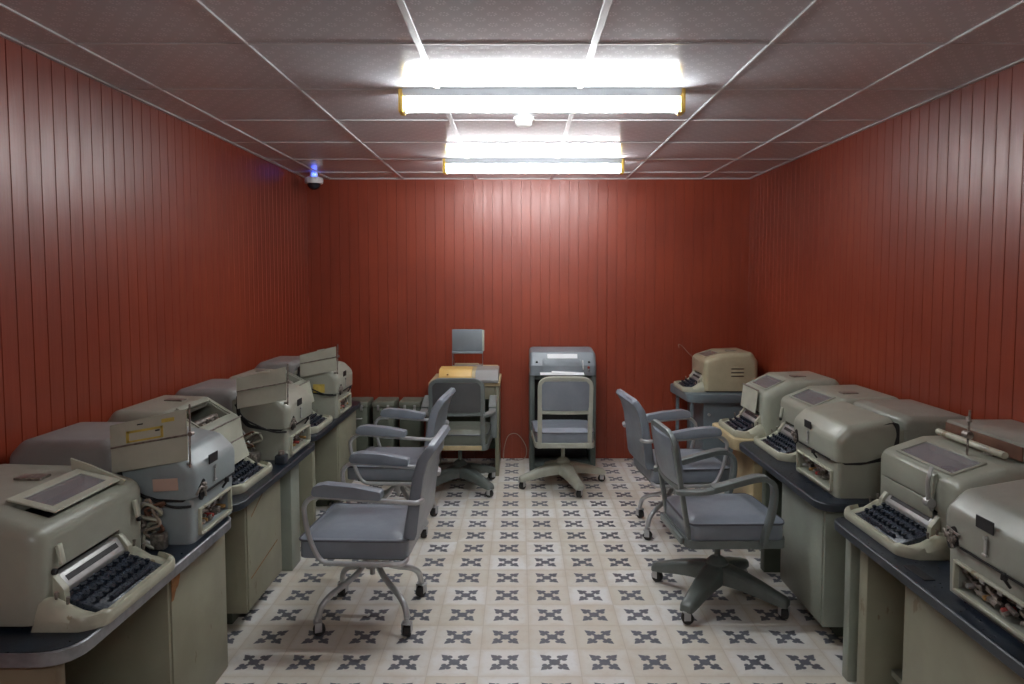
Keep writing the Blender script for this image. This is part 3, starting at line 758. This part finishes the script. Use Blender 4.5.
def tube_chair(label, loc, rot, base_rot=0, group='chrome tube armchairs'):
    m = thing('office_armchair', label, 'chair', loc, rot, group)
    # seat cushion: crowned box
    st = obj('seat', [prism(rounded([(-.212, -.235), (.25, -.245), (.25, .245), (-.212, .235)], .04, 5), .355, .435, .006, 2, plane='xy'),
                 lathe_box(.450, .470, .425, .030, .019)], 'vinyl', m)
    obj('piping', tube([(x, y_, .432) for x, y_ in rounded([(-.214, -.237), (.252, -.247), (.252, .247), (-.214, .237)], .04, 4)], .0045, 6, 0, closed=True), 'vinyl_pipe', st)
    obj('seat_pan', bx(-.20, .20, -.19, .19, .33, .356, .008), 'frame_d', m)
    # backrest, leaning and curled at the top
    prof = [(-.190, .42), (-.185, .44), (-.212, .60), (-.228, .70), (-.252, .775), (-.285, .822), (-.300, .838), (-.322, .834), (-.330, .815), (-.300, .77), (-.278, .70), (-.264, .60), (-.243, .44), (-.235, .425)]
    obj('backrest', [shell(prof, -.215, .215, .018, 3, keep_bottom=False)], 'vinyl', m)
    for s in (-1, 1):
        y_ = s * .266
        a = obj('arm_frame', tube([(-.27, s * .20, .60), (-.262, y_ * .97, .607), (-.22, y_, .608), (.0, y_, .620), (.13, y_, .630), (.180, y_, .622), (.210, y_, .592), (.212, y_, .55), (.195, y_, .46), (.165, y_, .385), (.135, y_, .352), (.09, y_, .345), (-.05, y_, .345), (-.18, y_, .348), (-.205, s * .235, .350), (-.20, s * .19, .350)], .0105, 10, 4), 'chrome', m)
        obj('arm_pad', prism(rounded([(-.115, .622), (-.115, .656), (.0, .676), (.12, .686), (.165, .676), (.175, .650), (.165, .636), (.0, .626)], .010, 3), y_ - .028, y_ + .028, .009, 2), 'vinyl', a)
    obj('hub', [cyl((0, 0, .24), (0, 0, .33), .022, seg=16), lathe([(.001, .225), (.035, .225), (.042, .25), (.042, .275), (.028, .29), (.001, .29)], 20), cyl((0, 0, .19), (0, 0, .24), .012, seg=10),
                box((0, 0, .325), (.20, .16, .012), .003, 1)], 'chrome', m)
    for k in range(4):
        a = base_rot + PI / 4 + k * PI / 2; c_, s_ = math.cos(a), math.sin(a)
        L = [(.018, .275), (.040, .250), (.085, .212), (.145, .182), (.205, .160), (.248, .130), (.264, .100), (.268, .078)]
        obj('leg', tube([(c_ * r_, s_ * r_, z_) for r_, z_ in L], .0135, 10, 4), 'chrome', m)
        caster(m, (c_ * .268, s_ * .268), a + rnd.uniform(-1.2, 1.2))
    return m

def lathe_box(sx, sy, z0, h, ox=0):
    """crowned cushion top"""
    bm = bmesh.new(); n = 12; g = []
    for i in range(n + 1):
        row = []
        for j in range(n + 1):
            u = -1 + 2 * i / n; v = -1 + 2 * j / n
            e = max(abs(u), abs(v)); fz = (1 - abs(u) ** 5) * (1 - abs(v) ** 5)
            cr = 1 - .035 * (abs(u) * abs(v)) ** 6
            row.append(bm.verts.new((ox + u * sx / 2 * cr, v * sy / 2 * cr, z0 + h * (fz ** .45))))
        g.append(row)
    for i in range(n):
        for j in range(n): bm.faces.new((g[i][j], g[i + 1][j], g[i + 1][j + 1], g[i][j + 1]))
    return bm

def steel_chair(label, loc, rot, base_rot=0, arms=True, frame='frame', base='frame_d', vin='vinyl', backv=None, group='steel swivel chairs', tape=False, arm_r=.0):
    m = thing('swivel_chair', label, 'chair', loc, rot, group)
    st = obj('seat', [prism(rounded([(-.205, -.205), (.215, -.225), (.235, -.18), (.235, .18), (.215, .225), (-.205, .205)], [.05, .03, .03, .03, .03, .05], 4), .365, .440, .008, 2, plane='xy'),
                      lathe_box(.42, .42, .430, .034)], vin, m)
    obj('piping', tube([(x, y_, .437) for x, y_ in rounded([(-.207, -.207), (.217, -.227), (.237, -.18), (.237, .18), (.217, .227), (-.207, .207)], [.05, .03, .03, .03, .03, .05], 3)], .0045, 6, 0, closed=True), 'vinyl_pipe', st)
    obj('seat_frame', prism(rounded([(-.215, -.212), (.222, -.232), (.243, -.18), (.243, .18), (.222, .232), (-.215, .212)], [.05, .03, .03, .03, .03, .05], 4), .328, .366, .004, 1, plane='xy'), frame, m)
    # inverted U back frame, flat section
    def bx_(z): return -.190 - (z - .33) * .17
    P = []
    Wf = .178
    for (y_, z_) in [(-Wf, .325), (-Wf, .50), (-Wf, .70), (-Wf, .775), (-Wf + .012, .810), (-Wf + .05, .830), (-.08, .833), (0, .833), (.08, .833), (Wf - .05, .830), (Wf - .012, .810), (Wf, .775), (Wf, .70), (Wf, .50), (Wf, .325)]:
        P.append((bx_(z_), y_, z_))
    sect = [(-.016, -.010), (.016, -.010), (.016, .010), (-.016, .010)]
    bf = obj('back_frame', tube(P, 1, sub=3, sect=rounded([(a, b) for a, b in sect], .004, 2), up=(1, 0, .2)), frame, m)
    # back pad with a slight curve in plan
    bm = bmesh.new()
    z0, z1 = .605, .815
    cols = []
    for j in range(9):
        v = -1 + j / 4; y_ = v * (Wf - .012); bow = .018 * (1 - v * v)
        colv = []
        for th in (0, 1):
            for i in range(7):
                z_ = z0 + (z1 - z0) * i / 6
                x_ = bx_(z_) + (-.012 - bow if th == 0 else .026 - bow)
                if i in (0, 6): x_ += .006 if th == 0 else -.010
                colv.append(bm.verts.new((x_, y_, z_)))
        cols.append(colv)
    for A, B in zip(cols[:-1], cols[1:]):
        for i in range(6):
            bm.faces.new((A[i], A[i + 1], B[i + 1], B[i])); bm.faces.new((A[7 + i], B[7 + i], B[8 + i], A[8 + i]))
        bm.faces.new((A[6], A[13], B[13], B[6])); bm.faces.new((A[0], B[0], B[7], A[7]))
    for A in (cols[0], cols[-1]): bm.faces.new(A[:7] + A[7:][::-1])
    bmesh.ops.recalc_face_normals(bm, faces=bm.faces)
    obj('backrest', bm, backv or vin, m)
    obj('lower_rail', tube([(bx_(.59), -Wf, .59), (bx_(.59) - .012, -.09, .59), (bx_(.59) - .018, 0, .59), (bx_(.59) - .012, .09, .59), (bx_(.59), Wf, .59)], 1, sub=3, sect=rounded([(-.012, -.008), (.012, -.008), (.012, .008), (-.012, .008)], .003, 1), up=(1, 0, 0)), frame, bf)
    obj('rear_rail', bx(-.232, -.217, -.17, .17, .335, .365, .003), 'wood' if tape else frame, bf)
    if arms:
        for s in (-1, 1):
            y_ = s * .240
            pth = [(bx_(.59) - .004, s * (Wf + .004), .585), (-.225, s * .215, .588), (-.17, y_, .594), (-.10, y_, .604), (.0, y_, .630), (.08, y_, .648), (.130, y_, .645), (.160, y_, .618), (.165, y_, .56), (.152, y_, .48), (.130, y_, .41), (.118, y_, .345)]
            sc = rounded([(-.025, -.011), (.025, -.011), (.025, .011), (-.025, .011)], .006, 2)
            a = obj('arm', tube(pth, 1, sub=4, sect=sc, up=(0, 1, 0)) if False else tube(pth, 1, sub=4, sect=[(b, a_) for a_, b in sc], up=(0, 1, 0)), frame, m)
            obj('arm_cap', tube([(-.115, y_, .614), (-.10, y_, .617), (.0, y_, .643), (.08, y_, .661), (.125, y_, .658)], 1, sub=4, sect=[(b, a_) for a_, b in rounded([(-.027, -.006), (.027, -.006), (.027, .006), (-.027, .006)], .004, 2)], up=(0, 1, 0)), 'frame', a)
    obj('column', [cyl((0, 0, .17), (0, 0, .33), .014, seg=12), lathe([(.001, .16), (.050, .165), (.052, .185), (.036, .203), (.020, .212), (.001, .213)], 20), box((0, 0, .318), (.16, .12, .02), .004, 1),
                   cyl((.0, 0, .30), (.10, 0, .285), .022, seg=12)], base, m)
    # four pressed sheet legs, broad at the middle and narrowing outward
    for k in range(4):
        a = base_rot + PI / 4 + k * PI / 2
        bm = bmesh.new(); st_ = []
        for r_, w_, zt, zb in ((.0, .052, .178, .095), (.06, .052, .174, .095), (.12, .047, .162, .092), (.20, .040, .140, .080), (.28, .035, .112, .064), (.325, .032, .098, .058), (.338, .026, .088, .058)):
            st_.append([bm.verts.new((r_, -w_, zb)), bm.verts.new((r_, -w_ * .96, zt - .012)), bm.verts.new((r_, -w_ * .62, zt)), bm.verts.new((r_, w_ * .62, zt)), bm.verts.new((r_, w_ * .96, zt - .012)), bm.verts.new((r_, w_, zb))])
        for A, B in zip(st_[:-1], st_[1:]):
            for i in range(6): bm.faces.new((A[i], A[(i + 1) % 6], B[(i + 1) % 6], B[i]))
        bm.faces.new(st_[0]); bm.faces.new(st_[-1][::-1])
        bmesh.ops.recalc_face_normals(bm, faces=bm.faces)
        bevel(bm, .004, 2, [e for e in bm.edges if e.calc_face_angle(0) > R(30)])
        bmesh.ops.transform(bm, matrix=Matrix.Rotation(a, 4, 'Z'), verts=bm.verts)
        obj('leg', bm, base, m)
        caster(m, (math.cos(a) * .315, math.sin(a) * .315), a + rnd.uniform(-1, 1), r=.027)
    return m

c1 = tube_chair('grey vinyl armchair with curved chrome legs, nearest on the left side', (-.665, 3.14, 0), PI + R(-3), R(2))
c2 = dup(c1, (-.745, 4.30, 0), PI + R(-4), 'grey vinyl armchair with chrome arms, directly behind the nearest left chair')
c6 = tube_chair('grey vinyl chrome armchair behind the steel chair on the right side', (.955, 4.25, 0), R(5), R(-8))
c5 = steel_chair('grey steel swivel chair with bent metal arms, nearest on the right side', (.945, 3.30, 0), R(4), R(2))
c4 = steel_chair('cream framed armless swivel chair in front of the tall grey cabinet', (.325, 5.17, 0), R(90), R(-27), arms=False, frame='frame_c', base='frame_c', vin='vinyl')
c3 = steel_chair('dark grey swivel chair with olive seat facing the small back desk', (-.43, 5.10, 0), R(90), R(0), arms=True, frame='frame', base='frame_d', vin='green_v', backv='dkgrey_v', tape=True)

# ------------------------------------------------------------------ back wall furniture
d = thing('back_desk', 'small green sided desk with a pale top against the back wall', 'desk', (-.42, 5.66, 0))
obj('desktop', bx(-.275, .275, -.27, .25, .705, .735, .006), 'wood', d)
sp_ = obj('side_panel', bx(.235, .265, -.25, .24, 0, .705, .004), 'panel', d)
sp2 = obj('side_panel', bx(-.265, -.235, -.25, .24, 0, .705, .004), 'panel', d)
obj('modesty_panel', bx(-.235, .235, .15, .17, .12, .705), 'panel_d', d)
obj('drawer_box', bx(-.234, .234, -.24, .15, .60, .704, .004), 'panel', d)
t_ = thing('orange_machine', 'yellow orange covered machine with a tan casing on the back desk', 'machine', (-.42, 5.60, .735))
t_.scale = (1, 1, .82)
obj('casing', [prism(rounded([(-.17, 0), (-.17, .04), (-.12, .10), (.14, .115), (.18, .09), (.18, 0)], [0, .01, .02, .02, .01, 0], 3), -.25, .075, .006, 2)], 'wood', t_, rot=(0, 0, PI / 2))
bpy.context.view_layer.update()
obj('cover', [prism([(-.185, .012), (-.178, .052), (-.13, .112), (.02, .120), (.02, .10), (-.10, .09), (-.15, .03)], -.055, .200, .004, 2)], 'orange', t_, rot=(0, 0, PI / 2))
obj('side_plate', [prism([(-.24, .0), (-.24, .03), (-.15, .108), (.10, .112), (.10, .0)], -.262, -.085, .004, 2)], 'rear', t_, rot=(0, 0, PI / 2))
obj('ridge', [box((-.01, .218, .06), (.20, .026, .12), .008, 2), box((-.01, .248, .055), (.20, .026, .11), .008, 2)], 'wood', t_)
obj('knob', cyl((-.13, -.165, .07), (-.13, -.185, .07), .008, seg=10), 'brass', t_)
t_ = thing('copy_stand', 'grey document stand with wire legs on the orange covered machine', 'document stand', (-.405, 5.62, .834))
obj('panel', [bx(-.128, .112, -.004, .004, .115, .294, .003)], 'tt', t_)
obj('ledge', [bx(-.128, .112, -.022, -.003, .100, .117, .002)], 'tt', t_)
obj('wire_frame', [tube([(-.125, 0, .12), (-.125, -.01, .004), (.115, -.01, .004), (.115, 0, .12)], .004, 8, 0)] + [tube([(-.125, .004, .20), (-.12, .09, .004), (.11, .09, .004), (.115, .004, .20)], .0035, 8, 0)], 'alu', t_)
obj('side_strip', bx(.110, .128, .0, .010, .12, .288, .002), 'frame_c', t_)

t_ = thing('teletype_cabinet', 'tall dark green cabinet with a grey rounded hood against the back wall', 'teletype', (.345, 5.70, 0))
obj('side_post', bx(-.262, -.222, -.17, .19, 0, .775, .006), 'tt_d', t_)
obj('side_post', bx(.222, .262, -.17, .19, 0, .775, .006), 'tt_d', t_)
obj('back_plate', bx(-.222, .222, .12, .14, .03, .775), 'black', t_)
for za, zb in ((.02, .05), (.735, .775)): obj('cross_shelf', bx(-.222, .222, -.15, .12, za, zb, .003), 'tt_d', t_)
hd = obj('hood', [shell(rounded([(-.19, .772), (-.19, .85), (-.12, .950), (.12, .970), (.19, .95), (.19, .772)], [0, .02, .03, .03, .04, 0], 5), -.262, .262, .03, 4)], 'tt', t_, rot=(0, 0, 0))
hd.rotation_euler = (0, 0, PI / 2)
obj('cover_plate', [prism([(-.186, .79), (-.194, .79), (-.194, .850), (-.160, .899), (-.154, .894)], -.14, .16, .002, 1)], 'tt', hd)
obj('paper_sheet', [prism([(-.152, .901), (-.156, .903), (-.133, .936), (-.129, .934)], -.115, .122, .0004, 1)], 'white', hd)
obj('vent_hole', cyl((-.178, .205, .872), (-.168, .205, .877), .009, seg=12), 'black', hd)
obj('vent_hole', cyl((-.178, -.205, .872), (-.168, -.205, .877), .009, seg=12), 'black', hd)
obj('red_button', [cyl((-.195, -.20, .836), (-.186, -.20, .838), .010, seg=12)], 'red', hd)
obj('lower_knob', [cyl((-.198, -.20, .812), (-.18, -.20, .822), .008, seg=12)], 'steel', hd)
obj('handle', tube([(-.20, -.155, .82), (-.205, -.155, .835), (-.175, -.155, .885), (-.165, -.155, .885)], .005, 8, 3), 'chrome', hd)
obj('paper_tray', [bx(-.18, .18, -.25, -.175, .775, .783, .002)], 'tt_d', t_)
obj('loose_paper', [box((-.01, -.235, .792), (.34, .07, .003), 0, rot=(R(8), 0, 0)), box((.02, -.22, .798), (.22, .05, .002), 0, rot=(R(12), R(3), .05))], 'white', t_)

base_case = None
for i, (x, lab) in enumerate(((-1.315, 'olive green metal case against the back wall, leftmost of the three cases, beside the desk'),
                              (-1.10, 'olive green metal case against the back wall, middle of the three cases'),
                              (-.885, 'olive green metal case against the back wall, rightmost of the three, by the small desk'))):
    if i == 0:
        k = thing('metal_case', lab, 'case', (x, 5.80, 0), 0, 'olive cases along the back wall')
        obj('body', bx(-.085, .085, -.12, .12, .01, .49, .008), 'case', k)
        obj('lid', bx(-.09, .09, -.125, .125, .49, .535, .010), 'case_l', k)
        for s in (-1, 1): obj('latch', bx(s * .04 - .01, s * .04 + .01, -.132, -.122, .465, .51, .002), 'steel', k)
        obj('handle', tube([(-.04, -.121, .40), (-.035, -.14, .40), (.035, -.14, .40), (.04, -.121, .40)], .005, 8, 3), 'steel', k)
        obj('feet', [bx(a - .01, a + .01, b_ - .01, b_ + .01, 0, .012) for a in (-.07, .07) for b_ in (-.1, .1)], 'rubber', k)
        base_case = k
    else: dup(base_case, (x, 5.80, 0), 0, lab)

cw = obj('wall_cable', tube([(-.13, 5.90, .006), (-.125, 5.92, .10), (-.09, 5.94, .20), (-.02, 5.94, .215), (.04, 5.93, .15), (.065, 5.92, .08), (.05, 5.9, .02), (.0, 5.88, .006), (-.06, 5.89, .006)], .0035, 6, 6), 'cable')
cw['label'] = 'thin pale cable looping along the back wall between desk and tall cabinet'; cw['category'] = 'cable'

# the small metal tag on the near right desk top and a box at the end of the middle-left desk
pl = obj('desk_tag', box((1.235, 2.135, .6215), (.035, .11, .003), .001, 1, rot=(0, 0, R(2))), 'black')
pl['label'] = 'small dark rectangular plate lying on the nearest right desk top'; pl['category'] = 'plate'
ib = thing('ink_box', 'small dark metal box beside the keyboard on the middle left desk', 'box', (-1.170, 3.44, Z))
obj('body', box((0, 0, .022), (.05, .06, .044), .006, 2), 'navy2', ib)
obj('cap', cyl((0, 0, .044), (0, 0, .062), .016, .013, 14, .002), 'mech', ib)

# ------------------------------------------------------------------ world, camera, view
w = bpy.data.worlds.new('World'); bpy.context.scene.world = w; w.use_nodes = True
w.node_tree.nodes['Background'].inputs[0].default_value = (0, 0, 0, 1)
cam = bpy.data.cameras.new('Camera'); co = bpy.data.objects.new('Camera', cam); C.objects.link(co)
co.location = (0, 0, 1.527); co.rotation_euler = (R(90 - 3.5), 0, 0)
cam.sensor_width = 36; cam.lens = 708 / 1024 * 36; cam.shift_x = -7 / 1024; cam.shift_y = -19.7 / 1024
cam.clip_start = .05
sc = bpy.context.scene; sc.camera = co
sc.view_settings.view_transform = 'Standard'; sc.view_settings.look = 'None'
sc.view_settings.exposure = 1.42; sc.view_settings.gamma = 1; sc.view_settings.use_curve_mapping = False
sc.cycles.use_denoising = True
sc.cycles.max_bounces = 10; sc.cycles.diffuse_bounces = 6; sc.cycles.glossy_bounces = 5
sc.cycles.sample_clamp_indirect = 6
sc.cycles.caustics_reflective = False; sc.cycles.caustics_refractive = False
